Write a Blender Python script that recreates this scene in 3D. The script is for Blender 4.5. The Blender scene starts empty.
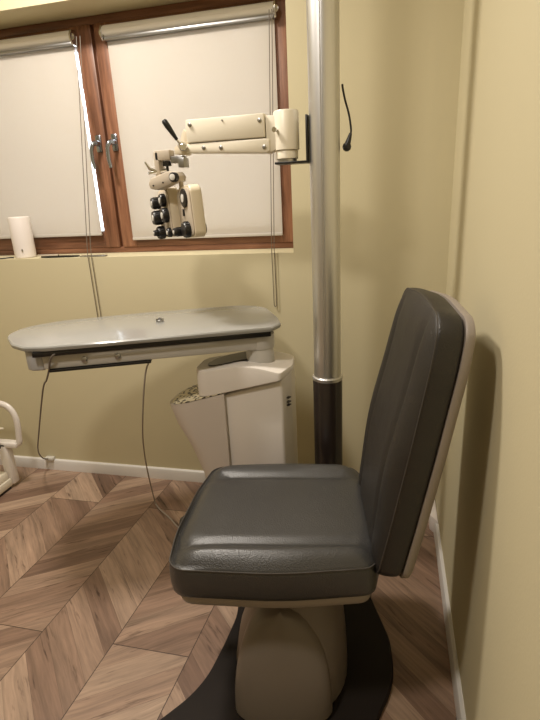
import bpy, bmesh, math, random
from mathutils import Vector, Matrix
random.seed(4)
PI = math.pi
SC = bpy.context.scene
COL = SC.collection

# ---------------------------------------------------------------- materials
class G:
    """tiny helper for node maths"""
    def __init__(s, name):
        s.m = bpy.data.materials.new(name); s.m.use_nodes = True
        s.nt = s.m.node_tree; s.b = s.nt.nodes['Principled BSDF']
    def n(s, t, **k):
        x = s.nt.nodes.new(t)
        for a, v in k.items(): setattr(x, a, v)
        return x
    def link(s, a, b): s.nt.links.new(a, b)
    def put(s, sock, v):
        if hasattr(v, 'is_output') or isinstance(v, bpy.types.NodeSocket): s.link(v, sock)
        else: sock.default_value = v
    def M(s, op, a, b=0.0, c=None):
        x = s.n('ShaderNodeMath', operation=op)
        s.put(x.inputs[0], a); s.put(x.inputs[1], b)
        if c is not None: s.put(x.inputs[2], c)
        return x.outputs[0]
    def mix(s, f, a, b):
        x = s.n('ShaderNodeMix', data_type='RGBA')
        s.put(x.inputs[0], f); s.put(x.inputs[6], a); s.put(x.inputs[7], b)
        return x.outputs[2]
    def comb(s, x, y, z):
        c = s.n('ShaderNodeCombineXYZ')
        for i, v in enumerate((x, y, z)): s.put(c.inputs[i], v)
        return c.outputs[0]
    def noise(s, vec, scale=5, detail=4, rough=.5):
        x = s.n('ShaderNodeTexNoise'); s.link(vec, x.inputs['Vector'])
        x.inputs['Scale'].default_value = scale; x.inputs['Detail'].default_value = detail
        x.inputs['Roughness'].default_value = rough
        return x.outputs['Fac']
    def ramp(s, f, pts):
        x = s.n('ShaderNodeValToRGB'); s.link(f, x.inputs[0])
        e = x.color_ramp.elements
        while len(e) < len(pts): e.new(.5)
        for q, (p, c) in zip(e, pts): q.position = p; q.color = c
        return x.outputs[0]
    def obj(s): return s.n('ShaderNodeTexCoord').outputs['Object']
    def bump(s, h, strength=.2, dist=.01):
        x = s.n('ShaderNodeBump'); x.inputs['Strength'].default_value = strength
        x.inputs['Distance'].default_value = dist
        s.link(h, x.inputs['Height']); s.link(x.outputs[0], s.b.inputs['Normal'])

def rgb(c, k=1.0): return (min(1, c[0]*k), min(1, c[1]*k), min(1, c[2]*k), 1)

def mat(name, c, rough=.5, metal=0.0, var=.06, scale=12, bump=0.0, bscale=300, coat=0.0):
    g = G(name); o = g.obj()
    f = g.noise(o, scale, 4)
    g.link(g.mix(f, rgb(c, 1-var), rgb(c, 1+var)), g.b.inputs['Base Color'])
    g.b.inputs['Roughness'].default_value = rough; g.b.inputs['Metallic'].default_value = metal
    if coat: g.b.inputs['Coat Weight'].default_value = coat; g.b.inputs['Coat Roughness'].default_value = .1
    if bump: g.bump(g.noise(o, bscale, 3), bump, .002)
    return g.m

def wall_paint(name, c):
    g = G(name); o = g.obj()
    f = g.noise(o, 1.3, 3)
    g.link(g.mix(f, rgb(c, .96), rgb(c, 1.04)), g.b.inputs['Base Color'])
    g.b.inputs['Roughness'].default_value = .75
    g.bump(g.noise(o, 160, 3), .12, .002)
    return g.m

def leather(name, c, rough):
    g = G(name); o = g.obj()
    f = g.noise(o, 9, 5)
    g.link(g.mix(f, rgb(c, .85), rgb(c, 1.15)), g.b.inputs['Base Color'])
    v = g.n('ShaderNodeTexVoronoi'); g.link(o, v.inputs['Vector']); v.inputs['Scale'].default_value = 330
    h = g.M('ADD', v.outputs['Distance'], g.M('MULTIPLY', g.noise(o, 60, 5), .8))
    g.bump(h, .32, .0014)
    r = g.M('ADD', g.M('MULTIPLY', g.noise(o, 25, 5), .14), rough-.07)
    g.link(r, g.b.inputs['Roughness'])
    g.b.inputs['Specular IOR Level'].default_value = .7
    return g.m

def wood_frame(name):
    g = G(name); o = g.obj()
    mp = g.n('ShaderNodeSeparateXYZ'); g.link(o, mp.inputs[0])
    v = g.comb(g.M('MULTIPLY', mp.outputs[0], 1.0), mp.outputs[1], g.M('MULTIPLY', mp.outputs[2], .08))
    f = g.noise(v, 60, 6, .65)
    f2 = g.noise(v, 14, 3)
    c = g.ramp(g.M('ADD', g.M('MULTIPLY', f, .6), g.M('MULTIPLY', f2, .4)),
               [(.32, (.085, .034, .018, 1)), (.5, (.215, .093, .050, 1)), (.68, (.37, .175, .098, 1))])
    g.link(c, g.b.inputs['Base Color']); g.b.inputs['Roughness'].default_value = .42
    return g.m

def wood_frame_h(name):
    g = G(name); o = g.obj()
    mp = g.n('ShaderNodeSeparateXYZ'); g.link(o, mp.inputs[0])
    v = g.comb(g.M('MULTIPLY', mp.outputs[0], .08), mp.outputs[1], mp.outputs[2])
    f = g.noise(v, 60, 6, .65); f2 = g.noise(v, 14, 3)
    c = g.ramp(g.M('ADD', g.M('MULTIPLY', f, .6), g.M('MULTIPLY', f2, .4)),
               [(.32, (.070, .028, .015, 1)), (.5, (.170, .072, .039, 1)), (.68, (.29, .135, .075, 1))])
    g.link(c, g.b.inputs['Base Color']); g.b.inputs['Roughness'].default_value = .42
    return g.m

def floor_material():
    g = G('chevron_laminate'); o = g.obj()
    sp = g.n('ShaderNodeSeparateXYZ'); g.link(o, sp.inputs[0])
    x, y = sp.outputs[0], sp.outputs[1]
    W, SL, Y0 = .243, .092, .998
    xp = g.M('SUBTRACT', g.M('ADD', x, .777), g.M('MULTIPLY', g.M('SUBTRACT', y, 1.0), .055))
    sd = g.M('DIVIDE', xp, W); s = g.M('FLOOR', sd)
    l = g.M('MULTIPLY', g.M('SUBTRACT', sd, s), W)
    par = g.M('FLOORED_MODULO', s, 2.0)                     # 0 even, 1 odd
    ve = g.M('SUBTRACT', g.M('SUBTRACT', y, g.M('MULTIPLY', l, .66)), Y0)
    vo = g.M('SUBTRACT', g.M('ADD', y, g.M('MULTIPLY', l, 1.0)), 1.384)
    v = g.M('ADD', g.M('MULTIPLY', ve, g.M('SUBTRACT', 1.0, par)), g.M('MULTIPLY', vo, par))
    vd = g.M('DIVIDE', v, SL); vi = g.M('FLOOR', vd)
    yj = g.M('SUBTRACT', y, g.M('ADD', Y0, g.M('MULTIPLY', par, .66)))
    jd = g.M('DIVIDE', yj, 1.3); ji = g.M('FLOOR', jd)
    wn = g.n('ShaderNodeTexWhiteNoise', noise_dimensions='3D'); g.link(g.comb(s, vi, ji), wn.inputs['Vector'])
    rnd = wn.outputs['Value']
    sep = g.n('ShaderNodeSeparateColor'); g.link(wn.outputs['Color'], sep.inputs[0])
    # grain coordinates
    ux = g.M('SUBTRACT', .835, g.M('MULTIPLY', par, .835+.707))
    uy = g.M('ADD', .55, g.M('MULTIPLY', par, .707-.55))
    al = g.M('ADD', g.M('MULTIPLY', x, ux), g.M('MULTIPLY', y, uy))
    ac = g.M('SUBTRACT', g.M('MULTIPLY', y, ux), g.M('MULTIPLY', x, uy))
    off = g.M('MULTIPLY', rnd, 37.0)
    warp = g.noise(g.comb(g.M('MULTIPLY', al, 3.0), g.M('MULTIPLY', ac, 9.0), off), 1.0, 3)
    acw = g.M('ADD', ac, g.M('MULTIPLY', warp, .045))
    gr = g.noise(g.comb(g.M('MULTIPLY', al, 5.0), g.M('MULTIPLY', acw, 95.0), off), 1.0, 6, .65)
    gl = g.noise(g.comb(g.M('MULTIPLY', al, 2.5), g.M('MULTIPLY', acw, 22.0), g.M('ADD', off, 5.0)), 1.0, 5, .6)
    kn = g.noise(g.comb(g.M('MULTIPLY', al, 6.0), g.M('MULTIPLY', acw, 55.0), g.M('ADD', off, 9.0)), 1.0, 4, .6)
    tone = g.ramp(rnd, [(0, (.155, .092, .064, 1)), (.35, (.225, .142, .100, 1)), (.7, (.30, .203, .145, 1)), (1, (.36, .255, .185, 1))])
    k1 = g.M('ADD', g.M('MULTIPLY', gr, .75), g.M('MULTIPLY', gl, .75))       # about .75
    k = g.M('ADD', -.32, g.M('MULTIPLY', k1, 1.85))
    dark = g.ramp(kn, [(.60, (1, 1, 1, 1)), (.72, (.30, .25, .22, 1))])
    mul = g.n('ShaderNodeMix', data_type='RGBA', blend_type='MULTIPLY'); mul.inputs[0].default_value = 1
    g.link(tone, mul.inputs[6]); g.link(g.comb(k, k, k), mul.inputs[7])
    mul2 = g.n('ShaderNodeMix', data_type='RGBA', blend_type='MULTIPLY'); mul2.inputs[0].default_value = 1
    g.link(mul.outputs[2], mul2.inputs[6]); g.link(dark, mul2.inputs[7])
    # joints
    def near(fr, w):  # 1 near integer borders
        f = g.M('FRACT', fr); d = g.M('MINIMUM', f, g.M('SUBTRACT', 1.0, f))
        return g.M('LESS_THAN', d, w)
    j1 = near(sd, .0058)
    j2 = near(jd, .0011)
    j3 = g.M('MULTIPLY', near(vd, .010), .30)
    j = g.M('MINIMUM', g.M('ADD', g.M('MULTIPLY', g.M('MAXIMUM', j1, j2), .85), j3), 1.0)
    g.link(g.mix(j, mul2.outputs[2], (.030, .013, .008, 1)), g.b.inputs['Base Color'])
    g.link(g.M('ADD', .36, g.M('MULTIPLY', gr, .22)), g.b.inputs['Roughness'])
    g.bump(g.M('SUBTRACT', g.M('MULTIPLY', gr, .3), g.M('MULTIPLY', g.M('MAXIMUM', j1, j2), 1.0)), .12, .002)
    return g.m

def speckle():
    g = G('speckled_insert'); o = g.obj()
    v = g.noise(o, 75, 2, .4)
    g.link(g.ramp(v, [(.53, (.78, .70, .50, 1)), (.58, (.05, .035, .022, 1))]), g.b.inputs['Base Color'])
    g.b.inputs['Roughness'].default_value = .5
    return g.m

def blind_fabric():
    g = G('blind_fabric'); o = g.obj(); nt = g.nt
    sp = g.n('ShaderNodeSeparateXYZ'); g.link(o, sp.inputs[0])
    w = g.noise(g.comb(g.M('MULTIPLY', sp.outputs[0], 600.0), sp.outputs[1], g.M('MULTIPLY', sp.outputs[2], 60.0)), 1, 2)
    c = g.mix(w, (.63, .58, .515, 1), (.67, .615, .545, 1))
    g.link(c, g.b.inputs['Base Color']); g.b.inputs['Roughness'].default_value = .8
    tr = g.n('ShaderNodeBsdfTranslucent'); tr.inputs[0].default_value = (.70, .66, .60, 1)
    ms = g.n('ShaderNodeMixShader'); ms.inputs[0].default_value = .30
    out = nt.nodes['Material Output']
    g.link(g.b.outputs[0], ms.inputs[1]); g.link(tr.outputs[0], ms.inputs[2]); g.link(ms.outputs[0], out.inputs[0])
    return g.m

def glass():
    g = G('window_glass'); nt = g.nt
    tr = g.n('ShaderNodeBsdfTransparent'); gl = g.n('ShaderNodeBsdfGlossy'); gl.inputs['Roughness'].default_value = .02
    fr = g.n('ShaderNodeFresnel'); fr.inputs[0].default_value = 1.45
    ms = g.n('ShaderNodeMixShader'); g.link(fr.outputs[0], ms.inputs[0])
    g.link(tr.outputs[0], ms.inputs[1]); g.link(gl.outputs[0], ms.inputs[2])
    g.link(ms.outputs[0], nt.nodes['Material Output'].inputs[0])
    return g.m

def brushed(name, c, rough):
    g = G(name); o = g.obj()
    sp = g.n('ShaderNodeSeparateXYZ'); g.link(o, sp.inputs[0])
    f = g.noise(g.comb(g.M('MULTIPLY', sp.outputs[0], 300.0), g.M('MULTIPLY', sp.outputs[1], 300.0), g.M('MULTIPLY', sp.outputs[2], 2.0)), 1, 3)
    g.link(g.mix(f, rgb(c, .92), rgb(c, 1.08)), g.b.inputs['Base Color'])
    g.b.inputs['Metallic'].default_value = 1.0; g.b.inputs['Roughness'].default_value = rough
    return g.m

WALL = wall_paint('yellow_wall_paint', (.595, .532, .35))
CEIL = wall_paint('ceiling_paint', (.78, .74, .64))
TRIM = mat('white_baseboard', (.74, .72, .70), .4, var=.03)
FLOOR = floor_material()
WOODV = wood_frame('walnut_foil_upright'); WOODH = wood_frame_h('walnut_foil_rail')
BLIND = blind_fabric(); GLASS = glass(); CASS = mat('blind_headbox', (.80, .76, .68), .45, var=.02)
CHROME = mat('chrome', (.72, .71, .69), .18, 1.0)
HANDLE = mat('blued_steel', (.36, .40, .46), .25, 1.0)
STEEL = mat('grey_steel', (.42, .42, .42), .35, 1.0)
ALU = brushed('brushed_aluminium_pole', (.66, .66, .66), .40)
def low_spec(m, v): m.node_tree.nodes['Principled BSDF'].inputs['Specular IOR Level'].default_value = v
SLEEVE = mat('black_brown_sleeve', (.020, .014, .012), .25, var=.1)
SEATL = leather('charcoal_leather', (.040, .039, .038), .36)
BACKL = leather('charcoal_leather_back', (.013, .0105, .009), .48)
SHELL = mat('grey_beige_plastic', (.29, .25, .215), .42, var=.03)
COLUMN = mat('beige_column_plastic', (.165, .138, .112), .33, var=.04)
BASE = mat('dark_base_plate', (.014, .010, .008), .6, var=.15, bump=.05)
low_spec(BASE, .2)
LACQ = mat('pearl_grey_table_lacquer', (.31, .31, .295), .25, var=.03, coat=.4)
ARMG = mat('table_arm_grey', (.52, .50, .47), .35, var=.03)
UNIT = mat('unit_off_white', (.76, .71, .66), .35, var=.03)
UNIT2 = mat('unit_warm_grey', (.62, .56, .51), .4, var=.03)
CREAM = mat('cream_enamel', (.78, .72, .59), .35, var=.03)
IVORY = mat('ivory_enamel', (.70, .61, .46), .35, var=.04)
INST = mat('instrument_grey_beige', (.50, .43, .34), .38, var=.06)
BLACK = mat('black_plastic', (.012, .011, .011), .35, var=.1)
RUBBER = mat('black_rubber', (.010, .009, .009), .6, var=.1)
WHITEP = mat('white_plastic', (.74, .68, .64), .4, var=.03)
LENS = mat('dial_face', (.62, .60, .55), .25, var=.15, scale=200)
CORDM = mat('grey_cord', (.16, .135, .12), .5)
CORDD = mat('dark_cord', (.05, .04, .035), .5)
CORDW = mat('light_cord', (.36, .32, .28), .5)
CHAIN = mat('bead_chain_plastic', (.17, .14, .11), .4)
PIPING = mat('seam_piping', (.055, .048, .042), .45)
SPECK = speckle()

# ---------------------------------------------------------------- mesh helpers
def finish(bm, name, m, parent=None, angle=38, mtx=None):
    bmesh.ops.recalc_face_normals(bm, faces=bm.faces)
    me = bpy.data.meshes.new(name); bm.to_mesh(me); bm.free()
    me.polygons.foreach_set('use_smooth', [True]*len(me.polygons))
    try: me.set_sharp_from_angle(angle=math.radians(angle))
    except Exception: pass
    me.materials.append(m)
    o = bpy.data.objects.new(name, me); COL.objects.link(o)
    if parent: o.parent = parent
    if mtx is not None: o.matrix_local = mtx
    return o

def add_box(bm, a, b, bev=0.0, M=None, seg=2):
    t = bmesh.new()
    r = bmesh.ops.create_cube(t, size=1)
    c = [(a[i]+b[i])/2 for i in range(3)]; s = [abs(b[i]-a[i]) for i in range(3)]
    bmesh.ops.scale(t, vec=s, verts=t.verts); bmesh.ops.translate(t, vec=c, verts=t.verts)
    if bev: bmesh.ops.bevel(t, geom=t.edges[:], offset=bev, segments=seg, profile=.5, affect='EDGES')
    merge(bm, t, M)

def merge(bm, t, M=None):
    if M is not None: bmesh.ops.transform(t, matrix=M, verts=t.verts)
    me = bpy.data.meshes.new('tmp'); t.to_mesh(me); t.free(); bm.from_mesh(me); bpy.data.meshes.remove(me)

def add_prism(bm, pts, h0, h1, axis='z', bev=0.0, seg=2, M=None, corner=None):
    """polygon extruded along an axis; pts in the two other axes"""
    t = bmesh.new()
    def P(p, h):
        if axis == 'z': return (p[0], p[1], h)
        if axis == 'y': return (p[0], h, p[1])
        return (h, p[0], p[1])
    n = len(pts)
    A = [t.verts.new(P(p, h0)) for p in pts]; B = [t.verts.new(P(p, h1)) for p in pts]
    t.faces.new(A); t.faces.new(B[::-1])
    for i in range(n): t.faces.new((A[i], B[i], B[(i+1) % n], A[(i+1) % n]))
    bmesh.ops.recalc_face_normals(t, faces=t.faces)
    if bev: bmesh.ops.bevel(t, geom=t.edges[:], offset=bev, segments=seg, profile=.5, affect='EDGES', clamp_overlap=True)
    merge(bm, t, M)

def smooth_pts(pts, n=8, closed=False):
    out = []; N = len(pts); P = [Vector(p) for p in pts]
    rng = range(N) if closed else range(N-1)
    for i in rng:
        if closed: a, b, c, d = P[i-1], P[i], P[(i+1) % N], P[(i+2) % N]
        else: a, b, c, d = P[max(i-1, 0)], P[i], P[i+1], P[min(i+2, N-1)]
        for k in range(n):
            t = k/n
            out.append(.5*((2*b)+(c-a)*t+(2*a-5*b+4*c-d)*t*t+(3*b-a-3*c+d)*t**3))
    if not closed: out.append(P[-1])
    return out

def add_tube(bm, pts, r, seg=8, closed=False, cap=True, flat=1.0):
    P = [Vector(p) for p in pts]; N = len(P)
    rr = r if isinstance(r, (list, tuple)) else [r]*N
    rings = []; up = Vector((0, 0, 1)); prev = None
    for i in range(N):
        if closed: t = P[(i+1) % N]-P[i-1]
        else: t = P[min(i+1, N-1)]-P[max(i-1, 0)]
        t.normalize()
        if prev is None:
            a = up if abs(t.dot(up)) < .9 else Vector((1, 0, 0))
            u = t.cross(a).normalized()
        else:
            u = (prev - t*prev.dot(t)).normalized()
        prev = u; v = t.cross(u)
        rings.append([bm.verts.new(P[i]+(u*math.cos(2*PI*k/seg)+v*math.sin(2*PI*k/seg)*flat)*rr[i]) for k in range(seg)])
    for i in range(N if closed else N-1):
        A, B = rings[i], rings[(i+1) % N]
        for k in range(seg): bm.faces.new((A[k], A[(k+1) % seg], B[(k+1) % seg], B[k]))
    if cap and not closed:
        bm.faces.new(rings[0][::-1]); bm.faces.new(rings[-1])

def add_lathe(bm, prof, seg=32, M=None):
    """prof: list of (radius, z)"""
    t = bmesh.new(); rings = []
    for r, z in prof:
        rings.append([t.verts.new((r*math.cos(2*PI*k/seg), r*math.sin(2*PI*k/seg), z)) for k in range(seg)])
    for A, B in zip(rings, rings[1:]):
        for k in range(seg): t.faces.new((A[k], A[(k+1) % seg], B[(k+1) % seg], B[k]))
    t.faces.new(rings[0][::-1]); t.faces.new(rings[-1])
    merge(bm, t, M)

def aim(loc, d, roll=0.0):
    """matrix whose +z points along d"""
    q = Vector(d).normalized().to_track_quat('Z', 'Y')
    return Matrix.Translation(Vector(loc)) @ q.to_matrix().to_4x4() @ Matrix.Rotation(roll, 4, 'Z')

def loft(bm, layers, cap=True):
    rings = [[bm.verts.new(p) for p in L] for L in layers]; n = len(rings[0])
    for A, B in zip(rings, rings[1:]):
        for k in range(n): bm.faces.new((A[k], A[(k+1) % n], B[(k+1) % n], B[k]))
    if cap: bm.faces.new(rings[0][::-1]); bm.faces.new(rings[-1])

def round_outline(corners, n=8):
    """corners: (x, y, radius), counter-clockwise"""
    out = []; N = len(corners)
    for i in range(N):
        p = Vector(corners[i][:2]); r = corners[i][2]
        a = Vector(corners[i-1][:2])-p; b = Vector(corners[(i+1) % N][:2])-p
        if r <= 0: out.append(tuple(p)); continue
        an = a.angle(b); d = min(r/math.tan(an/2), a.length*.49, b.length*.49); r2 = d*math.tan(an/2)
        s = p+a.normalized()*d; e = p+b.normalized()*d
        c = p+(a.normalized()+b.normalized()).normalized()*(r2/math.sin(an/2))
        a0 = math.atan2(s.y-c.y, s.x-c.x); a1 = math.atan2(e.y-c.y, e.x-c.x)
        da = (a1-a0+PI) % (2*PI)-PI
        for k in range(n+1):
            q = a0+da*k/n; out.append((c.x+r2*math.cos(q), c.y+r2*math.sin(q)))
    return out

def densify(o, d):
    out = []
    for i in range(len(o)):
        a = Vector(o[i]); b = Vector(o[(i+1) % len(o)]); k = max(1, int((b-a).length/d))
        for j in range(k): out.append(tuple(a.lerp(b, j/k)))
    return out

def cushion(outline, z0, zs, topfn, bulge=.012, rings=36, c=(0, 0), side=7):
    bm = bmesh.new(); L = []
    def sc(k, zf):
        return [(c[0]+(x-c[0])*k, c[1]+(y-c[1])*k, zf(x, y) if callable(zf) else zf) for x, y in outline]
    L.append(sc(.90, z0)); L.append(sc(.96, z0)); L.append(sc(.985, z0+.004))
    for i in range(side+1):
        t = i/side; L.append(sc(1+bulge*math.sin(PI*(.15+.75*t)), z0+.010+(zs-z0-.010)*t))
    for i in range(1, rings):
        k = 1-i/rings
        if k < .04: break
        L.append([(c[0]+(x-c[0])*k, c[1]+(y-c[1])*k, topfn(c[0]+(x-c[0])*k, c[1]+(y-c[1])*k, 1-k)) for x, y in outline])
    loft(bm, L)
    return bm

# ---------------------------------------------------------------- tagging
def tag(o, label, cat, group=None, kind=None):
    o['label'] = label; o['category'] = cat
    if group: o['group'] = group
    if kind: o['kind'] = kind
    return o
def empty(name, loc, label, cat, rz=0, group=None):
    o = bpy.data.objects.new(name, None); COL.objects.link(o); o.location = loc; o.rotation_euler = (0, 0, rz)
    o.empty_display_size = .05
    return tag(o, label, cat, group)
def struct(name, bm, m, parent=None, angle=30):
    o = finish(bm, name, m, parent, angle)
    if not parent: o['kind'] = 'structure'
    return o

# ================================================================ THE ROOM
XR, XL, YB, YF, ZC = .205, -2.45, 1.895, -1.7, 2.42
# window opening
WX0, WX1, WZ0, WZ1 = -1.97, -.356, 1.043, 1.957
bm = bmesh.new(); add_box(bm, (XL-.1, YF-.1, -.1), (XR+.1, YB+.35, 0)); struct('floor', bm, FLOOR)['label'] = 'brown chevron wood laminate floor'
bm = bmesh.new(); add_box(bm, (XL-.1, YF-.1, ZC), (XR+.1, YB+.35, ZC+.1)); struct('ceiling', bm, CEIL)
bm = bmesh.new(); D = .30
add_box(bm, (XL-.1, YB, 0), (WX0, YB+D, ZC)); add_box(bm, (WX1, YB, 0), (XR+.1, YB+D, ZC))
add_box(bm, (WX0, YB, 0), (WX1, YB+D, WZ0)); add_box(bm, (WX0, YB, WZ1), (WX1, YB+D, ZC))
struct('wall_back', bm, WALL)
bm = bmesh.new(); add_box(bm, (XR, YF-.1, 0), (XR+.1, YB, ZC)); struct('wall_right', bm, WALL)
bm = bmesh.new(); add_box(bm, (XL-.1, YF-.1, 0), (XL, YB, ZC)); struct('wall_left', bm, WALL)
bm = bmesh.new(); add_box(bm, (XL, YF-.1, 0), (XR, YF, ZC)); struct('wall_front', bm, WALL)

def baseboard(name, a, b, inward, h=.056, t=.013):
    a, b = Vector(a), Vector(b); d = (b-a).normalized(); n = Vector(inward)
    prof = [(0, 0), (t, 0), (t, h*.72), (t*.75, h*.92), (t*.35, h), (0, h)]
    bm = bmesh.new()
    L = [[(p.x+n.x*u, p.y+n.y*u, z) for u, z in prof] for p in (a, b)]
    loft(bm, L); return struct(name, bm, TRIM)
baseboard('baseboard_back', (XL, YB, 0), (XR, YB, 0), (0, -1, 0))
baseboard('baseboard_right', (XR, YF, 0), (XR, YB-.014, 0), (-1, 0, 0))
baseboard('baseboard_left', (XL, YF, 0), (XL, YB-.014, 0), (1, 0, 0))
bm = bmesh.new(); add_prism(bm, [(XR-.028, 1.70), (XR-.001, 1.66), (XR-.001, 1.87), (XR-.028, 1.87)], 0.0, .066, bev=.005)
o = struct('trim_1', bm, WHITEP); o['label'] = 'white corner cap at the end of the skirting'

# ---- window
win = bpy.data.objects.new('window_1', None); COL.objects.link(win); win.location = (-1.165, 2.09, WZ0)
win['kind'] = 'structure'; win['label'] = 'brown wood-look double casement window'
wo = Vector(win.location)
def wl(bm, a, b, bev=.004): add_box(bm, [a[i]-wo[i] for i in range(3)], [b[i]-wo[i] for i in range(3)], bev)
FY = 2.055
bm = bmesh.new()
wl(bm, (WX0, FY+.012, WZ0), (WX0+.045, FY+.09, WZ1)); wl(bm, (WX1-.03, FY+.012, WZ0), (WX1, FY+.09, WZ1))
wl(bm, (-1.180, FY+.02, WZ0+.02), (-1.150, FY+.09, WZ1-.02), .002)
finish(bm, 'frame_upright', WOODV, win)
bm = bmesh.new()
wl(bm, (WX0, FY+.006, WZ0), (WX1, FY+.09, WZ0+.026)); wl(bm, (WX0, FY+.006, WZ1-.030), (WX1, FY+.09, WZ1))
finish(bm, 'frame_rail', WOODH, win)
for x0, x1, hx, sgn in ((-1.925, -1.171, -1.202, -1), (-1.158, -.372, -1.128, 1)):
    st = .072
    bm = bmesh.new()
    wl(bm, (x0, FY, WZ0+.024), (x0+st, FY+.07, WZ1-.028), .006); wl(bm, (x1-st, FY, WZ0+.024), (x1, FY+.07, WZ1-.028), .006)
    s = finish(bm, 'sash', WOODV, win)
    bm = bmesh.new()
    wl(bm, (x0+st-.01, FY+.002, WZ0+.024), (x1-st+.01, FY+.068, WZ0+.024+st), .006); wl(bm, (x0+st-.01, FY+.002, WZ1-.028-st), (x1-st+.01, FY+.068, WZ1-.028), .006)
    finish(bm, 'sash_rail', WOODH, win)
    bm = bmesh.new(); wl(bm, (x0+st-.01, FY+.03, WZ0+.07), (x1-st+.01, FY+.036, WZ1-.07), 0)
    finish(bm, 'pane', GLASS, win)
    # handle: rosette with a lever bent down
    hz = 1.495
    bm = bmesh.new(); wl(bm, (hx-.013, FY-.010, hz-.034), (hx+.013, FY+.001, hz+.034), .005)
    c = Vector((hx, FY-.012, hz))-wo
    add_lathe(bm, [(.011, 0), (.011, .028), (.008, .032)], 20, aim(c+Vector((0, .005, 0)), (0, -1, 0)))
    pts = smooth_pts([c+Vector((0, -.024, 0)), c+Vector((-.004, -.034, -.004)), c+Vector((-.011, -.038, -.026)), c+Vector((-.012, -.038, -.066)), c+Vector((-.007, -.038, -.100))], 5)
    add_tube(bm, pts, [.0095-.0028*i/len(pts) for i in range(len(pts))], 10)
    h = finish(bm, 'handle', HANDLE, win)

# ---- roller blinds on the sashes
def blind(x0, x1, zb, label, chain_x, chain_bottom):
    t = empty('roller_blind', ((x0+x1)/2, FY-.004, zb), label, 'blind', group='roller blinds on the window')
    L = Vector(t.location); Lx = lambda p: Vector(p)-L
    bm = bmesh.new()                                     # headbox with a rounded front
    prof = [(-.001, .0), (-.024, .002), (-.036, .010), (-.040, .020), (-.036, .032), (-.024, .041), (-.001, .043)]
    loft(bm, [[Lx((x, FY+dy, 1.868+dz)) for dy, dz in prof] for x in (x0-.004, x1+.004)])
    hb = finish(bm, 'headbox', CASS, t)
    bm = bmesh.new(); add_box(bm, Lx((x0-.002, FY-.033, 1.856)), Lx((x1+.002, FY-.006, 1.867)), .002)
    finish(bm, 'guide_strip', STEEL, t)
    for x in (x0-.012, x1+.004):
        bm = bmesh.new(); add_prism(bm, [(a+FY-L.y, b+1.860-L.z) for a, b in [(-.001, -.004), (-.030, -.004), (-.044, .010), (-.046, .030), (-.034, .048), (-.001, .052)]], x-L.x, x+.008-L.x, 'x', .002)
        add_lathe(bm, [(.013, 0), (.013, .006), (.006, .008)], 16, aim(Lx((x+.004, FY-.026, 1.884)), (0, -1, 0)))
        finish(bm, 'bracket', CHROME, t)
    bm = bmesh.new(); add_box(bm, Lx((x0, FY-.0115, zb)), Lx((x1, FY-.0095, 1.875)), 0)
    fb = finish(bm, 'fabric', BLIND, t)
    bm = bmesh.new(); add_box(bm, Lx((x0, FY-.0165, zb-.006)), Lx((x1, FY-.0050, zb+.006)), .002)
    finish(bm, 'bottom_bar', mat('pale_bar', (.52, .49, .45), .35), t)
    bm = bmesh.new()
    def cp(x, z):        # the chain leaves the bracket, leans over the sill edge and hangs down the wall
        k = max(0, min(1, (1.875-z)/(1.875-1.06)))
        return Lx((x-(.028 if chain_x < -1 else .004)*k, (FY-.055)*(1-k)+(YB-.010)*k, z))
    hw = .008 if chain_x < -1 else .005
    for dx in (-hw, hw):
        add_tube(bm, [cp(chain_x+dx, 1.875-(1.875-chain_bottom-.010)*k/30) for k in range(31)], .0016, 6)
    add_tube(bm, [cp(chain_x+hw*math.cos(a), chain_bottom+.010+.010*math.sin(a)) for a in [PI+PI*k/8 for k in range(9)]], .0016, 6)
    finish(bm, 'bead_chain', CHAIN, t)
    return t
blind(-1.852, -1.247, 1.128, 'beige roller blind on the left casement, its chain hanging down behind the tabletop', -1.195, .62)
blind(-1.098, -.427, 1.103, 'beige roller blind on the right casement behind the phoropter', -.430, .835)

# ================================================================ THINGS ON THE SILL
SZ = WZ0
t = empty('speaker_tube', (-1.592, 1.960, SZ), 'tall white plastic cylinder standing on the windowsill', 'canister')
bm = bmesh.new(); add_lathe(bm, [(.041, .0), (.044, .003), (.045, .02), (.045, .168), (.043, .174), (.038, .176), (.036, .172), (.010, .170)], 40)
finish(bm, 'housing', WHITEP, t)
bm = bmesh.new(); add_box(bm, (.018, -.0445, .030), (.024, -.040, .040), .001); finish(bm, 'button', STEEL, t)
t.name = 'plastic_canister'
bm = bmesh.new(); add_tube(bm, smooth_pts([(-1.630, 1.925, 1.047), (-1.65, 1.93, 1.047), (-1.68, 1.905, 1.046), (-1.73, 1.91, 1.047), (-1.80, 1.96, 1.047)], 6), .003, 6)
tag(finish(bm, 'black_cable', RUBBER), 'thin black cable trailing along the windowsill behind the white cylinder', 'cable')
t = empty('pocket_knife', (-1.40, 1.918, SZ), 'thin dark folded strip with a pale tip lying on the windowsill', 'strip')
t.name = 'folded_strip'
bm = bmesh.new(); add_prism(bm, [(-.080, -.004), (-.04, -.014), (.07, -.004), (.105, .008), (.02, .016), (-.06, .012)], .001, .008, bev=.0015); finish(bm, 'dark_blade', BLACK, t)
bm = bmesh.new(); add_prism(bm, [(-.100, -.002), (-.075, -.012), (.01, -.010), (.0, .014), (-.085, .010)], .0082, .014, bev=.0015); finish(bm, 'pale_cover', INST, t)
bm = bmesh.new(); add_box(bm, (-1.285, 1.905, SZ+.0005), (-1.165, 1.93, SZ+.006), .0015)
tag(finish(bm, 'metal_strip', STEEL), 'short flat silver strip at the middle of the windowsill', 'strip')

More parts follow.
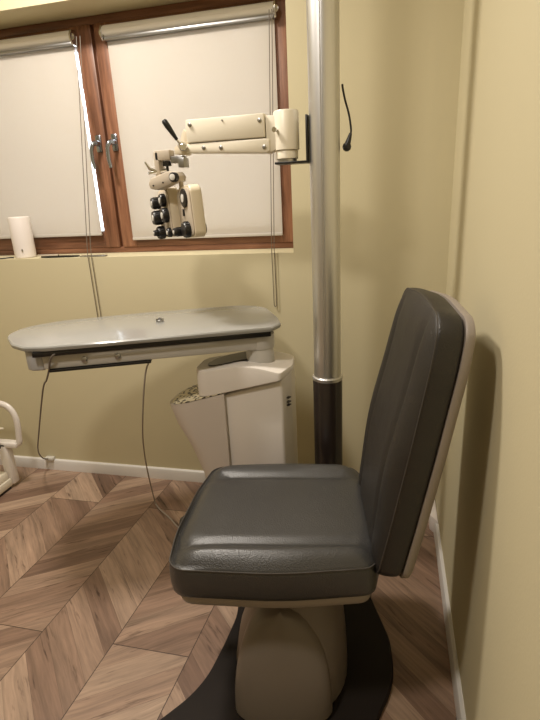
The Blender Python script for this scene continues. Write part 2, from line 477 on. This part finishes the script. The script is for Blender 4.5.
# ================================================================ EXAMINATION CHAIR
RZ = math.radians(9.5)
CX, CY = -.250, 1.070
BT = .020      # base plate thickness
chair = empty('examination_chair', (CX, CY, BT), 'charcoal leather examination chair with a beige column and grey-edged backrest', 'chair', RZ)
def cz(z): return z-BT
# seat cushion
so = densify(round_outline([(-.252, -.208, .045), (.0, -.222, .9), (.205, -.200, .035), (.236, -.10, .06), (.238, .10, .07), (.200, .222, .05), (.0, .238, .9), (-.217, .228, .04), (-.246, .10, .5), (-.262, -.08, .5)], 8), .018)
def seat_top(x, y, d):
    z = .470+.026*(1-(1-min(1, d*5.0))**2.2)
    g = math.exp(-((abs(y+ .006*math.cos(x*6))-.142)/.013)**2)
    z -= .0085*g*min(1, d*9)
    z += .006*math.exp(-((abs(y)-.182)/.024)**2)*min(1, d*6)
    z -= .010*max(0, (-x-.12)/.12)**2
    z += .004*math.exp(-(y/.12)**2)*math.cos(x*9)
    return cz(z)
bm = cushion(so, cz(.388), cz(.470), seat_top, .018, 44)
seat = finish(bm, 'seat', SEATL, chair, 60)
bm = bmesh.new(); add_tube(bm, [(x*1.004, y*1.004, cz(.4705)) for x, y in so], .0021, 6, closed=True); finish(bm, 'piping', PIPING, seat, 60)
bm = bmesh.new()
L = []
for k, z in ((.80, .360), (.93, .361), (.955, .366), (.965, .378), (.955, .388), (.9, .389)): L.append([(x*k, y*k, cz(z)) for x, y in so])
loft(bm, L); finish(bm, 'seat_pan', SHELL, chair, 50)
# lever knob at the front of the seat
bm = bmesh.new(); add_lathe(bm, [(.010, 0), (.018, .004), (.019, .020), (.012, .028)], 20, aim((-.262, .045, cz(.405)), (-1, 0, .15)))
add_box(bm, (-.245, .035, cz(.380)), (-.18, .055, cz(.400)), .004)
finish(bm, 'lever_knob', BLACK, chair)
# column
def ell(cx, cy, a, b, z, n=40, p=2.3):
    out = []
    for k in range(n):
        q = 2*PI*k/n; c, s = math.cos(q), math.sin(q)
        out.append((cx+a*math.copysign(abs(c)**(2/p), c), cy+b*math.copysign(abs(s)**(2/p), s), z))
    return out
bm = bmesh.new()
loft(bm, [ell(.01, -.03, .135, .165, 0), ell(.01, -.03, .150, .180, .008), ell(.008, -.03, .152, .182, .045), ell(.012, -.025, .146, .172, .10), ell(.022, -.02, .130, .150, .17), ell(.03, -.01, .114, .130, .24), ell(.035, 0, .106, .118, .30), ell(.035, 0, .104, .112, .341)])
colm = finish(bm, 'column', COLUMN, chair, 50)
# front cover of the column, arched, facing the room
bm = bmesh.new()
L = []
for i in range(0, 15):
    t_ = i/14; z = .01+.265*t_
    a = .122*math.sqrt(max(0.0004, 1-t_**2.4)); yb = -.222+.080*t_**1.5
    cxx = -.010
    L.append([(cxx+a*math.sin(q), yb-.020*math.cos(q)*(1-t_*.6)+.035*(1-math.cos(q)), z) for q in [(-PI/2)+PI*k/20 for k in range(21)]] +
             [(cxx+a*.97, yb+.06, z), (cxx-a*.97, yb+.06, z)])
loft(bm, L); finish(bm, 'column_cover', COLUMN, chair, 50)
# backrest
ta = math.radians(10.3)
BM = Matrix(((0, math.sin(ta), -math.cos(ta), .284), (-1, 0, 0, -.033), (0, math.cos(ta), math.sin(ta), cz(.450)), (0, 0, 0, 1)))
bo = round_outline([(-.188, -.018, .04), (.188, -.018, .04), (.197, .12, .5), (.201, .30, .5), (.196, .49, .3), (.176, .570, .085), (0, .586, .6), (-.176, .570, .085), (-.196, .49, .3), (-.201, .30, .5), (-.197, .12, .5)], 8)
bo = densify([(x*.925, y) for x, y in bo], .018); bc = (0, .29)
def back_top(x, y, d):
    h = .072
    z = h+(.016+.012*math.exp(-((y-.24)/.15)**2))*(1-(1-min(1, d*3.6))**2.4)
    z -= .007*math.exp(-((abs(x)-.112)/.011)**2)*min(1, d*6)
    return z
bm = cushion(bo, .018, .072, back_top, .014, 44, bc)
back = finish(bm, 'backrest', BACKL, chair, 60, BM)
bm = bmesh.new(); add_tube(bm, [(bc[0]+(x-bc[0])*1.002, bc[1]+(y-bc[1])*1.002, .0722) for x, y in bo], .0014, 6, closed=True); finish(bm, 'piping', PIPING, back, 60)
bm = bmesh.new()
def so2(k, z): return [(bc[0]+(x-bc[0])*k, bc[1]+(y-bc[1])*k, z) for x, y in bo]
loft(bm, [so2(.93, -.004), so2(.985, 0), so2(1.008, .004), so2(1.012, .016), so2(1.004, .0195), so2(.96, .020)])
finish(bm, 'back_shell', SHELL, chair, 50, BM)
bm = bmesh.new(); add_box(bm, (.05, -.045, cz(.342)), (.300, .045, cz(.3595)), .005)
add_tube(bm, [(.288, 0, cz(.352)), (.318, 0, cz(.43)), (.334, 0, cz(.53))], .018, 12, flat=1.6)
finish(bm, 'back_support', STEEL, chair)

# ================================================================ INSTRUMENT STAND
PX, PY = -.184, 1.500
unit = empty('instrument_stand', (PX, PY, 0), 'off-white instrument stand with a tall aluminium pole and swing-out grey tabletop', 'instrument stand')
U = Vector((PX, PY, 0))
def up(p): return (p[0]-PX, p[1]-PY) if len(p) == 2 else (p[0]-PX, p[1]-PY, p[2])
bo_ = densify(round_outline([(-.458, .90, .4), (-.560, .76, .04), (-.560, .50, .08), (.0, .50, .08), (-.010, .88, .3), (.045, 1.02, .25), (.030, 1.15, .2), (-.045, 1.34, .2), (-.09, 1.60, .06), (-.56, 1.64, .05), (-.565, 1.38, .05), (-.430, 1.20, .2), (-.440, 1.05, .2)], 8), .05)
bm = bmesh.new()
loft(bm, [[(x-PX, y-PY, z) for x, y in [((px+.22)*k-.22, (py-1.05)*k+1.05) for px, py in bo_]] for k, z in ((.99, 0), (1, .003), (1, .014), (.985, .020))])
finish(bm, 'base_plate', BASE, unit, 35)
bm = bmesh.new(); add_box(bm, up((-.585, .60, .0005)), up((-.520, .790, .0025)), .0005); finish(bm, 'edge_plate', STEEL, unit)
# pole: lower sleeve, ring, profile with a groove
bm = bmesh.new(); add_lathe(bm, [(.047, .020), (.047, .685), (.0455, .688)], 48)
finish(bm, 'pole_sleeve', SLEEVE, unit, 30)
bm = bmesh.new(); add_lathe(bm, [(.0478, .684), (.0485, .688), (.0485, .694), (.0440, .697)], 48); finish(bm, 'collar', ALU, unit)
bm = bmesh.new()
ring = []
for k in range(96):
    q = 2*PI*k/96; r = .0425
    for c0 in (-PI/2-.02,):
        d = abs((q-c0+PI) % (2*PI)-PI)
        if d < .06: r -= .0035
    ring.append((r*math.cos(q), r*math.sin(q)))
loft(bm, [[(x, y, z) for x, y in ring] for z in (.69, ZC-.002)])
finish(bm, 'pole', ALU, unit, 30)
# cabinet
bm = bmesh.new()
cab = [(-.512, 1.420), (-.318, 1.420), (-.303, 1.500), (-.313, 1.62), (-.512, 1.62)]
t_ = bmesh.new()
def ztop(x): return .704+(x+.318)*.297
A = [t_.verts.new((x-PX, y-PY, .020)) for x, y in cab]; B = [t_.verts.new((x-PX, y-PY, ztop(x)-.002)) for x, y in cab]
t_.faces.new(A); t_.faces.new(B[::-1])
for i in range(5): t_.faces.new((A[i], B[i], B[(i+1) % 5], A[(i+1) % 5]))
bmesh.ops.recalc_face_normals(t_, faces=t_.faces)
bmesh.ops.bevel(t_, geom=t_.edges[:], offset=.008, segments=3, profile=.5, affect='EDGES')
merge(bm, t_)
cabn = finish(bm, 'cabinet', UNIT, unit)
bm = bmesh.new()
for z in (.604, .615, .630):
    add_box(bm, (-.008, -.010, -.0012), (.008, .0004, .0012), 0, Matrix.Translation(Vector(up((-.311, 1.460, z)))) @ Matrix.Rotation(math.radians(70), 4, 'Z'))
finish(bm, 'vent_slit', BLACK, cabn)
# tapering lens bin on the left of the cabinet
bm = bmesh.new()
def ring_bin(z, x0, x1, tilt=0):
    out = []
    y0, y1 = 1.405, 1.60
    R_ = .085
    pts = round_outline([(x0, y0, R_*.9), (x1, y0, 0), (x1, y1, 0), (x0, y1, R_*.9)], 10)
    for x, y in pts: out.append((x-PX, y-PY, z+tilt*(x-x0)))
    return out
T_ = .60
loft(bm, [ring_bin(.02, -.585, -.508), ring_bin(.339, -.620, -.508), ring_bin(.440, -.665, -.508), ring_bin(.525, -.708, -.508), ring_bin(.575, -.724, -.508, .1), ring_bin(.592, -.728, -.508, .29), ring_bin(.592, -.722, -.512, .29)])
binn = finish(bm, 'lens_bin', UNIT2, unit, 40)
bm = bmesh.new()
loft(bm, [ring_bin(.5945, -.718, -.516, .29), ring_bin(.5975, -.717, -.517, .29)])
finish(bm, 'speckled_insert', SPECK, unit)
# swivel cap over the cabinet
bm = bmesh.new()
def cap_layer(k, dz, sel):
    pts = round_outline([(-.612, 1.405, .055), (-.318, 1.405, .012), (-.297, 1.500, .015), (-.308, 1.61, .03), (-.612, 1.56, .055)], 10)
    pts = densify(pts, .02)
    out = []
    for x, y in pts:
        xx = (x+.45)*k-.45; yy = (y-1.5)*k+1.5
        if sel == 0: z = .632+(xx+.600)*.26
        else:
            u_ = (xx+.600)/.30
            z = .728+.022*math.sin(min(1, max(0, u_))*PI*.9)**2-.004*u_
        out.append((xx-PX, yy-PY, z+dz))
    return out
loft(bm, [cap_layer(.97, 0, 0), cap_layer(1, .003, 0), cap_layer(1, -.006, 1), cap_layer(.985, 0, 1), cap_layer(.9, .0005, 1), cap_layer(.5, .0015, 1)])
cap = finish(bm, 'swivel_cap', UNIT, unit, 40)
bm = bmesh.new()
rc = densify(round_outline([(-.585, 1.44, .03), (-.50, 1.445, 0), (-.43, 1.475, .01), (-.43, 1.555, .01), (-.56, 1.54, .05)], 8), .02)
def capz(x): 
    u_ = (x+.600)/.30; return .728+.022*math.sin(min(1, max(0, u_))*PI*.9)**2-.004*u_
loft(bm, [[(x-PX, y-PY, capz(x)+.0005) for x, y in rc], [(x-PX, y-PY, capz(x)+.006) for x, y in rc]])
finish(bm, 'arm_recess', mat('recess_dark_grey', (.030, .025, .022), .3), unit)
# pivot column, hub
TX, TY = -.404, 1.500
bm = bmesh.new()
Mv = Matrix.Translation((TX-PX, TY-PY, 0))
add_lathe(bm, [(.046, .72), (.046, .786), (.045, .788)], 40, Mv)
finish(bm, 'pivot_post', ARMG, unit)
# arm and tabletop in the table's own frame
RT = math.radians(22.5)
TM = Matrix.Translation((TX-PX, TY-PY, 0)) @ Matrix.Rotation(RT, 4, 'Z')
bm = bmesh.new(); add_lathe(bm, [(.0475, .789), (.0485, .792), (.0485, .8305), (.0475, .834)], 40)
hub = [(-.105, -.043), (0, -.0435), (0, .0435), (-.105, .043)]
add_prism(bm, [(-.66, -.044), (0, -.046), (0, .046), (-.66, .044)], .790, .834, 'z', .006)
tarm = finish(bm, 'table_arm', ARMG, unit, 38, TM)
bm = bmesh.new(); add_prism(bm, [(-.712, -.020), (-.695, -.036), (-.668, -.040), (-.655, -.036), (-.655, .06), (-.700, .07)], .786, .8495, 'z', .008, 3)
finish(bm, 'arm_end', mat('cool_grey_cast', (.44, .445, .47), .4), unit, 38, TM)
bm = bmesh.new(); add_box(bm, (-.645, -.052, .782), (-.345, .04, .7895), .002); finish(bm, 'tray_strip', BLACK, unit, 38, TM)
for x in (-.540, -.442):
    bm = bmesh.new(); add_lathe(bm, [(.009, 0), (.009, .005), (.006, .007)], 20, aim((x, -.0440, .813), (0, -1, 0))); finish(bm, 'arm_screw', STEEL, unit, 38, TM)
bm = bmesh.new(); add_box(bm, (-.68, -.060, .8345), (.03, .16, .8500), .002); finish(bm, 'underside_plate', BLACK, unit, 38, TM)
tp = [(-.640, -.064, .03), (-.30, -.069, 0), (.035, -.066, .02), (.070, -.025, .04), (.075, .06, .1), (.060, .24, .09), (-.02, .300, .12), (-.36, .312, .5), (-.670, .285, .2), (-.780, .230, .12), (-.806, .13, .10), (-.755, .010, .08), (-.705, -.045, .05)]
to = densify(round_outline(tp, 6), .05)
bm = bmesh.new(); cxy = (-.36, .12)
def tl(off, z):
    out = []
    for x, y in to:
        v = Vector((x-cxy[0], y-cxy[1])); L_ = v.length; v = v*((L_-off)/L_); out.append((v.x+cxy[0], v.y+cxy[1], z))
    return out
loft(bm, [tl(.012, .8505), tl(.002, .852), tl(0, .856), tl(.0, .862), tl(.0035, .866), tl(.006, .8665)])
ttop = finish(bm, 'tabletop', LACQ, unit, 25, TM)
bm = bmesh.new(); kx, ky = (-.748-TX), (1.502-TY); c_, s_ = math.cos(-RT), math.sin(-RT)
add_lathe(bm, [(.010, .8665), (.010, .872), (.006, .874), (.006, .880), (.003, .881)], 16, Matrix.Translation((kx*c_-ky*s_, kx*s_+ky*c_, 0)))
add_box(bm, (kx*c_-ky*s_-.013, kx*s_+ky*c_-.003, .8665), (kx*c_-ky*s_+.013, kx*s_+ky*c_+.003, .878), .001)
finish(bm, 'clamp_screw', STEEL, unit, 38, TM)

# ================================================================ PHOROPTER ARM
pa = empty('support_boom', (-.29, 1.5, 1.335), 'cream jointed arm bolted to the aluminium pole, reaching left', 'support arm')
P0 = Vector(pa.location)
def q(p): return tuple(Vector(p)-P0)
def bx(bm, a, b, bev=.003): add_box(bm, q(a), q(b), bev)
bm = bmesh.new(); bx(bm, (-.2335, 1.478, 1.335), (-.2275, 1.522, 1.458), .001); bx(bm, (-.322, 1.47, 1.335), (-.228, 1.53, 1.341), .001)
finish(bm, 'pole_bracket', BLACK, pa)
Mh = Matrix.Translation(q((-.291, 1.5, 0)))
bm = bmesh.new(); add_lathe(bm, [(.028, 1.341), (.028, 1.348)], 32, Mh); finish(bm, 'bearing', STEEL, pa)
bm = bmesh.new(); add_lathe(bm, [(.029, 1.3482), (.0315, 1.350), (.0315, 1.369), (.030, 1.371)], 40, Mh); finish(bm, 'lower_ring', CREAM, pa)
bm = bmesh.new(); add_lathe(bm, [(.034, 1.3714), (.0355, 1.373), (.0355, 1.470), (.033, 1.474), (.01, 1.4745)], 40, Mh)
add_prism(bm, [(q((-.345, 0, 0))[0], q((0, 0, 1.366))[2]), (q((-.315, 0, 0))[0], q((0, 0, 1.376))[2]), (q((-.300, 0, 0))[0], q((0, 0, 1.376))[2]), (q((-.300, 0, 0))[0], q((0, 0, 1.462))[2]), (q((-.345, 0, 0))[0], q((0, 0, 1.464))[2])], -.022, .022, 'y', .002)
hubo = finish(bm, 'hub', CREAM, pa)
bm = bmesh.new(); add_lathe(bm, [(.0045, 0), (.0045, .010), (.007, .010), (.007, .016)], 14, aim(q((-.312, 1.4715, 1.424)), (-.35, -1, 0))); finish(bm, 'set_screw', CHROME, pa)
bm = bmesh.new(); bx(bm, (-.580, 1.470, 1.4085), (-.347, 1.530, 1.470), .004); up_arm = finish(bm, 'upper_bar', CREAM, pa)
bm = bmesh.new()
add_prism(bm, [(q((x, 0, 0))[0], q((0, 0, z))[2]) for x, z in [(-.585, 1.383), (-.345, 1.368), (-.335, 1.372), (-.335, 1.402), (-.345, 1.406), (-.585, 1.406), (-.592, 1.395)]], -.028, .028, 'y', .003)
low_arm = finish(bm, 'lower_bar', CREAM, pa)
for x, z in ((-.566, 1.456), (-.360, 1.452)):
    bm = bmesh.new(); add_lathe(bm, [(.0055, 0), (.0055, .003), (.003, .004)], 14, aim(q((x, 1.470, z)), (0, -1, 0))); finish(bm, 'screw', STEEL, pa)
bm = bmesh.new(); add_lathe(bm, [(.0025, 0), (.0025, .002)], 10, aim(q((-.468, 1.470, 1.460)), (0, -1, 0))); finish(bm, 'screw', STEEL, pa)
for x, z in ((-.530, 1.393), (-.478, 1.390), (-.350, 1.383)):
    bm = bmesh.new(); add_lathe(bm, [(.0055, 0), (.0055, .003), (.003, .004)], 14, aim(q((x, 1.472, z)), (0, -1, 0))); finish(bm, 'screw', STEEL, pa)
# end plates
bm = bmesh.new()
add_prism(bm, [(q((x, 0, 0))[0], q((0, 0, z))[2]) for x, z in [(-.625, 1.382), (-.590, 1.378), (-.578, 1.40), (-.582, 1.440), (-.590, 1.448), (-.598, 1.435), (-.606, 1.412), (-.625, 1.400)]], -.020, .020, 'y', .002)
finish(bm, 'end_cover', IVORY, pa)
bm = bmesh.new(); add_lathe(bm, [(.010, 0), (.012, .003), (.012, .028), (.008, .034)], 20, aim(q((-.600, 1.478, 1.404)), (.5, -.85, -.2)))
add_tube(bm, [q((-.596, 1.462, 1.405)), q((-.604, 1.452, 1.420))], .0035, 10); finish(bm, 'lever_joint', CHROME, pa)
bm = bmesh.new(); A_, B_ = Vector(q((-.602, 1.454, 1.417))), Vector(q((-.632, 1.440, 1.470)))
add_tube(bm, [A_.lerp(B_, k) for k in (0, .05, .3, .7, .93, 1)], [.0035, .005, .0065, .0085, .0085, .005], 14); finish(bm, 'lever_grip', BLACK, pa)
bm = bmesh.new(); bx(bm, (-.641, 1.482, 1.358), (-.602, 1.518, 1.378), .002); bx(bm, (-.618, 1.480, 1.345), (-.598, 1.520, 1.372), .002); finish(bm, 'drop_bracket', STEEL, pa)

# ================================================================ PHOROPTER
ph = empty('phoropter', (-.655, 1.5, 1.14), 'beige phoropter head with black dials hanging in front of the right blind', 'phoropter')
Q0 = Vector(ph.location)
def r_(p): return Vector(p)-Q0
nrm = Vector((-.75, -.66, 0)); wdt = Vector((.66, -.75, 0)); tilt = .10
def lens_frame(o):   # local x = width, y = outward normal, z = up, leaning a little
    M = Matrix.Identity(4)
    zz = Vector((-.06, .03, 1)).normalized(); nn = (nrm-zz*nrm.dot(zz)).normalized(); ww = zz.cross(nn)
    for i in range(3): M[i][0] = ww[i]; M[i][1] = nn[i]; M[i][2] = zz[i]; M[i][3] = o[i]
    return M
# mount
bm = bmesh.new()
add_box(bm, r_((-.690, 1.480, 1.368)), r_((-.642, 1.52, 1.396)), .002); add_box(bm, r_((-.694, 1.480, 1.322)), r_((-.679, 1.52, 1.392)), .002)
finish(bm, 'mount_bracket', INST, ph)
bm = bmesh.new(); add_lathe(bm, [(.013, 0), (.013, .012), (.010, .014)], 20, Matrix.Translation(r_((-.660, 1.497, 1.352)))); add_lathe(bm, [(.004, -.03), (.004, 0)], 12, Matrix.Translation(r_((-.660, 1.497, 1.352)))); finish(bm, 'level_knob', BLACK, ph)
bm = bmesh.new(); add_tube(bm, [r_((-.718, 1.47, 1.366)), r_((-.708, 1.475, 1.346)), r_((-.690, 1.485, 1.338))], [.003, .0045, .006], 10)
add_tube(bm, [r_((-.712, 1.47, 1.334)), r_((-.690, 1.485, 1.336)), r_((-.662, 1.50, 1.341))], [.004, .006, .006], 10); finish(bm, 'wing_screw', CHROME, ph)
# cross bar
bm = bmesh.new()
bar = [(-.710, 1.290), (-.714, 1.306), (-.706, 1.318), (-.650, 1.336), (-.618, 1.334), (-.608, 1.320), (-.612, 1.306), (-.640, 1.300), (-.690, 1.284)]
add_prism(bm, [(x-Q0.x, z-Q0.z) for x, z in bar], -.035, .015, 'y', .004, 2)
finish(bm, 'cross_bar', INST, ph)
bm = bmesh.new(); add_lathe(bm, [(.0138, 0), (.0138, .012), (.0125, .014)], 24, aim(r_((-.624, 1.463, 1.318)), (-.15, -1, 0))); cb = finish(bm, 'bar_knob', BLACK, ph)
bm = bmesh.new(); add_lathe(bm, [(.009, .0145), (.009, .017), (.006, .018)], 20, aim(r_((-.624, 1.463, 1.318)), (-.15, -1, 0))); finish(bm, 'knob_cap', LENS, cb)
for x, z in ((-.697, 1.298), (-.665, 1.305)):
    bm = bmesh.new(); add_lathe(bm, [(.0025, 0), (.0025, .002)], 10, aim(r_((x, 1.465, z)), (0, -1, 0))); finish(bm, 'screw', BLACK, ph)

def knob(M, x, z, r, h, face=True, y0=0.0):
    bm = bmesh.new()
    p = M @ Vector((x, y0, z)); d = (M.to_3x3() @ Vector((0, 1, 0)))
    A = aim(p, d)
    add_lathe(bm, [(r*.7, 0), (r, h*.15), (r, h*.85), (r*.9, h)], 24, A)
    for k in range(16):
        a = 2*PI*k/16; add_box(bm, (-.0007, r-.0004, h*.2), (.0007, r+.0010, h*.8), 0, A @ Matrix.Rotation(a, 4, 'Z'))
    kb = finish(bm, 'dial', BLACK, ph, 40)
    if face:
        bm = bmesh.new(); add_lathe(bm, [(r*.45, h*.99), (r*.45, h+.0018), (r*.25, h+.0024)], 20, A); finish(bm, 'dial_face', LENS, kb)
def battery(o, w, h, t, name):
    M = lens_frame(o)
    pts = round_outline([(-w/2, -h/2, .022), (w/2, -h/2, .020), (w/2, h/2, .022), (-w/2, h/2, .03)], 8)
    bm = bmesh.new()
    L = [[(M @ Vector((x*k, y, z*k))) for x, z in pts] for k, y in ((.95, -t), (1, -t+.004), (1, -.004), (.97, 0))]
    loft(bm, L); s = finish(bm, name, IVORY, ph, 40)
    bm = bmesh.new(); L = [[(M @ Vector((x*k, y, z*k))) for x, z in pts] for k, y in ((.90, .0003), (.90, .003), (.88, .004))]
    loft(bm, L); finish(bm, 'face_plate', INST, ph, 40)
    return M
# near half (right in view) and far half
M1 = battery(r_((-.599, 1.462, 1.217)), .125, .150, .034, 'lens_battery')
knob(M1, .012, .040, .026, .010); knob(M1, .014, -.050, .023, .022, False); knob(M1, -.025, -.054, .013, .040, True)
bm = bmesh.new(); p = M1 @ Vector((-.005, .006, .000)); add_box(bm, (-.003, -.003, -.010), (.003, .003, .010), .001, Matrix.Translation(p)); finish(bm, 'index_lever', BLACK, ph)
bm = bmesh.new(); add_lathe(bm, [(.014, 0), (.016, .004), (.016, .010), (.012, .012)], 20, aim(M1 @ Vector((.030, -.033, -.050)), tuple(M1.to_3x3() @ Vector((.2, -1, 0))))); finish(bm, 'rear_knob', BLACK, ph)
bm = bmesh.new()
add_tube(bm, [r_((-.618, 1.490, 1.315)), r_((-.618, 1.490, 1.270))], .007, 12); finish(bm, 'hanger', INST, ph)
bm = bmesh.new(); add_tube(bm, [r_((-.684, 1.498, 1.300)), r_((-.690, 1.545, 1.285)), r_((-.690, 1.555, 1.270))], .007, 12)
finish(bm, 'hanger', INST, ph)
M2 = battery(r_((-.711, 1.560, 1.214)), .130, .150, .034, 'lens_battery')
for x, z, r, h, f in ((.024, .040, .019, .020, True), (-.040, .036, .018, .030, True), (.030, -.006, .022, .022, True), (-.036, -.010, .022, .034, True), (-.034, -.058, .020, .026, True), (.040, -.060, .014, .016, True), (-.030, -.058, .010, .040, True)):
    knob(M2, x, z, r, h, f)

# ================================================================ CABLES
bm = bmesh.new()
pts = smooth_pts([(-.1365, 1.520, 1.530), (-.1345, 1.523, 1.515), (-.129, 1.527, 1.490), (-.119, 1.528, 1.455), (-.113, 1.525, 1.418), (-.114, 1.523, 1.404)], 6)
t = empty('power_lead', (-.139, 1.53, 1.37), 'short black lead with a round plug dangling beside the aluminium pole', 'cable')
T0 = Vector(t.location)
add_tube(bm, [p-T0 for p in pts], .0028, 8); finish(bm, 'wire', RUBBER, t)
bm = bmesh.new(); add_tube(bm, [Vector(p)-T0 for p in ((-.114, 1.523, 1.406), (-.117, 1.522, 1.395), (-.122, 1.521, 1.380))], [.0042, .006, .0085], 12)
add_lathe(bm, [(.004, -.012), (.010, -.008), (.0125, 0), (.010, .008), (.004, .012)], 20, Matrix.Translation(Vector((-.124, 1.520, 1.372))-T0)); finish(bm, 'plug', BLACK, t)

t = empty('wall_lead', (-1.62, 1.87, .06), 'long thin cord sagging from the left end of the table to the skirting', 'cable')
T0 = Vector(t.location); bm = bmesh.new()
pts = smooth_pts([(-.935, 1.232, .846), (-.955, 1.207, .838), (-.968, 1.205, .820), (-.990, 1.220, .785), (-1.06, 1.285, .725), (-1.16, 1.38, .650), (-1.386, 1.58, .383), (-1.537, 1.72, .204), (-1.619, 1.83, .095), (-1.622, 1.872, .066)], 8)
add_tube(bm, [p-T0 for p in pts], .0030, 7); finish(bm, 'wire', CORDM, t)
bm = bmesh.new(); add_box(bm, Vector((-1.645, 1.868, .057))-T0, Vector((-1.600, 1.894, .072))-T0, .003); finish(bm, 'cable_clip', LENS, t)

t = empty('table_lead', (-.90, 1.6, .0), 'pale cord hanging from under the tabletop to the floor behind the chair', 'cable')
T0 = Vector(t.location); bm = bmesh.new()
pts = smooth_pts([(-.716, 1.335, .785), (-.735, 1.332, .739), (-.782, 1.37, .599), (-.844, 1.45, .443), (-.92, 1.58, .246), (-.953, 1.66, .05), (-.94, 1.66, .006), (-.86, 1.60, .004), (-.80, 1.548, .004), (-.72, 1.50, .004)], 8)
add_tube(bm, [p-T0 for p in pts], .0028, 7); finish(bm, 'wire', CORDW, t)

# ================================================================ CHIN-REST DEVICE ON THE LEFT
dv = empty('eye_measuring_device', (-1.875, 1.55, 0), 'cream tabletop eye instrument with a looped headrest frame, standing on the floor at the left', 'eye instrument')
V0 = Vector((-1.84, 1.55, .012)); V0.z = 0
def d_(p): return Vector(p)-V0
bm = bmesh.new(); add_box(bm, d_((-1.99, 1.36, 0)), d_((-1.675, 1.700, .014)), .003); finish(bm, 'foot_strip', BLACK, dv)
bm = bmesh.new(); add_box(bm, d_((-1.995, 1.355, .014)), d_((-1.668, 1.705, .052)), .005); finish(bm, 'base', CREAM, dv)
bm = bmesh.new(); add_prism(bm, [(a-V0.x, z) for a, z in [(-1.99, .053), (-1.675, .053), (-1.680, .088), (-1.99, .088)]], 1.36-V0.y, 1.70-V0.y, 'y', .005); finish(bm, 'base_cover', CREAM, dv)
bm = bmesh.new(); add_prism(bm, [(a-V0.x, z) for a, z in [(-1.97, .088), (-1.70, .088), (-1.745, .215), (-1.95, .30)]], 1.42-V0.y, 1.60-V0.y, 'y', .008); finish(bm, 'housing', CREAM, dv)
bm = bmesh.new(); add_box(bm, d_((-1.70, 1.700, .02)), d_((-1.655, 1.740, .235)), .008); finish(bm, 'stem', UNIT, dv)
bm = bmesh.new()
pts = smooth_pts([d_(p) for p in [(-1.78, 1.72, .230), (-1.66, 1.72, .225), (-1.600, 1.72, .232), (-1.588, 1.72, .27), (-1.582, 1.72, .35), (-1.600, 1.72, .40), (-1.640, 1.72, .424), (-1.72, 1.72, .428), (-1.80, 1.72, .426)]], 7)
add_tube(bm, pts, .0115, 12, flat=1.3); finish(bm, 'headrest_frame', UNIT, dv)
bm = bmesh.new(); add_box(bm, d_((-1.80, 1.700, .212)), d_((-1.600, 1.742, .238)), .007); finish(bm, 'chin_rest', UNIT, dv)
bm = bmesh.new(); add_tube(bm, smooth_pts([d_(p) for p in [(-1.70, 1.66, .42), (-1.672, 1.66, .40), (-1.655, 1.66, .36), (-1.648, 1.66, .318)]], 5), .007, 10)
add_tube(bm, [d_((-1.66, 1.66, .30)), d_((-1.66, 1.66, .232))], .014, 14); finish(bm, 'black_rod', BLACK, dv)
bm = bmesh.new(); add_tube(bm, [d_((-1.665, 1.655, .318)), d_((-1.62, 1.655, .335)), d_((-1.600, 1.655, .338))], [.008, .006, .004], 10); finish(bm, 'lever', CREAM, dv)
bm = bmesh.new(); add_box(bm, d_((-1.76, 1.655, .315)), d_((-1.668, 1.661, .40)), .002); finish(bm, 'shield', LENS, dv)

# ================================================================ LIGHT
w = bpy.data.worlds.new('World'); SC.world = w; w.use_nodes = True
bg = w.node_tree.nodes['Background']; bg.inputs[0].default_value = (.86, .93, 1.0, 1); bg.inputs[1].default_value = 3.4
def area(name, loc, tgt, size, power, col, sy=None, shape='SQUARE'):
    l = bpy.data.lights.new(name, 'AREA'); l.energy = power; l.color = col; l.size = size; l.shape = shape
    if sy: l.shape = 'RECTANGLE'; l.size_y = sy
    o = bpy.data.objects.new(name, l); COL.objects.link(o); o.location = loc
    o.rotation_euler = (Vector(tgt)-Vector(loc)).to_track_quat('-Z', 'Y').to_euler(); return o
area('ceiling_lamp', (-1.10, 1.25, 2.40), (-1.10, 1.25, 0), .25, 14.5, (1, .92, .82), shape='DISK')
area('ceiling_lamp', (-.75, .30, 2.40), (-.75, .3, 0), .25, 9, (1, .92, .82), shape='DISK')

# ================================================================ CAMERA
cam = bpy.data.cameras.new('Camera'); co = bpy.data.objects.new('Camera', cam); COL.objects.link(co); SC.camera = co
yaw, pit, rol = math.radians(-13.930), math.radians(18.209), math.radians(-2.906)
f = Vector((math.sin(yaw)*math.cos(pit), math.cos(yaw)*math.cos(pit), -math.sin(pit)))
r = f.cross(Vector((0, 0, 1))).normalized(); u = r.cross(f)
r2 = math.cos(rol)*r+math.sin(rol)*u; u2 = -math.sin(rol)*r+math.cos(rol)*u
co.matrix_world = Matrix(((r2.x, u2.x, -f.x, 0), (r2.y, u2.y, -f.y, 0), (r2.z, u2.z, -f.z, 1.25), (0, 0, 0, 1)))
cam.sensor_fit = 'VERTICAL'; cam.sensor_height = 36; cam.sensor_width = 27; cam.lens = 496.28/720*36; cam.clip_start = .02
vs = SC.view_settings
vs.view_transform = 'Standard'; vs.look = 'None'; vs.exposure = 1.02; vs.gamma = 1; vs.use_curve_mapping = False
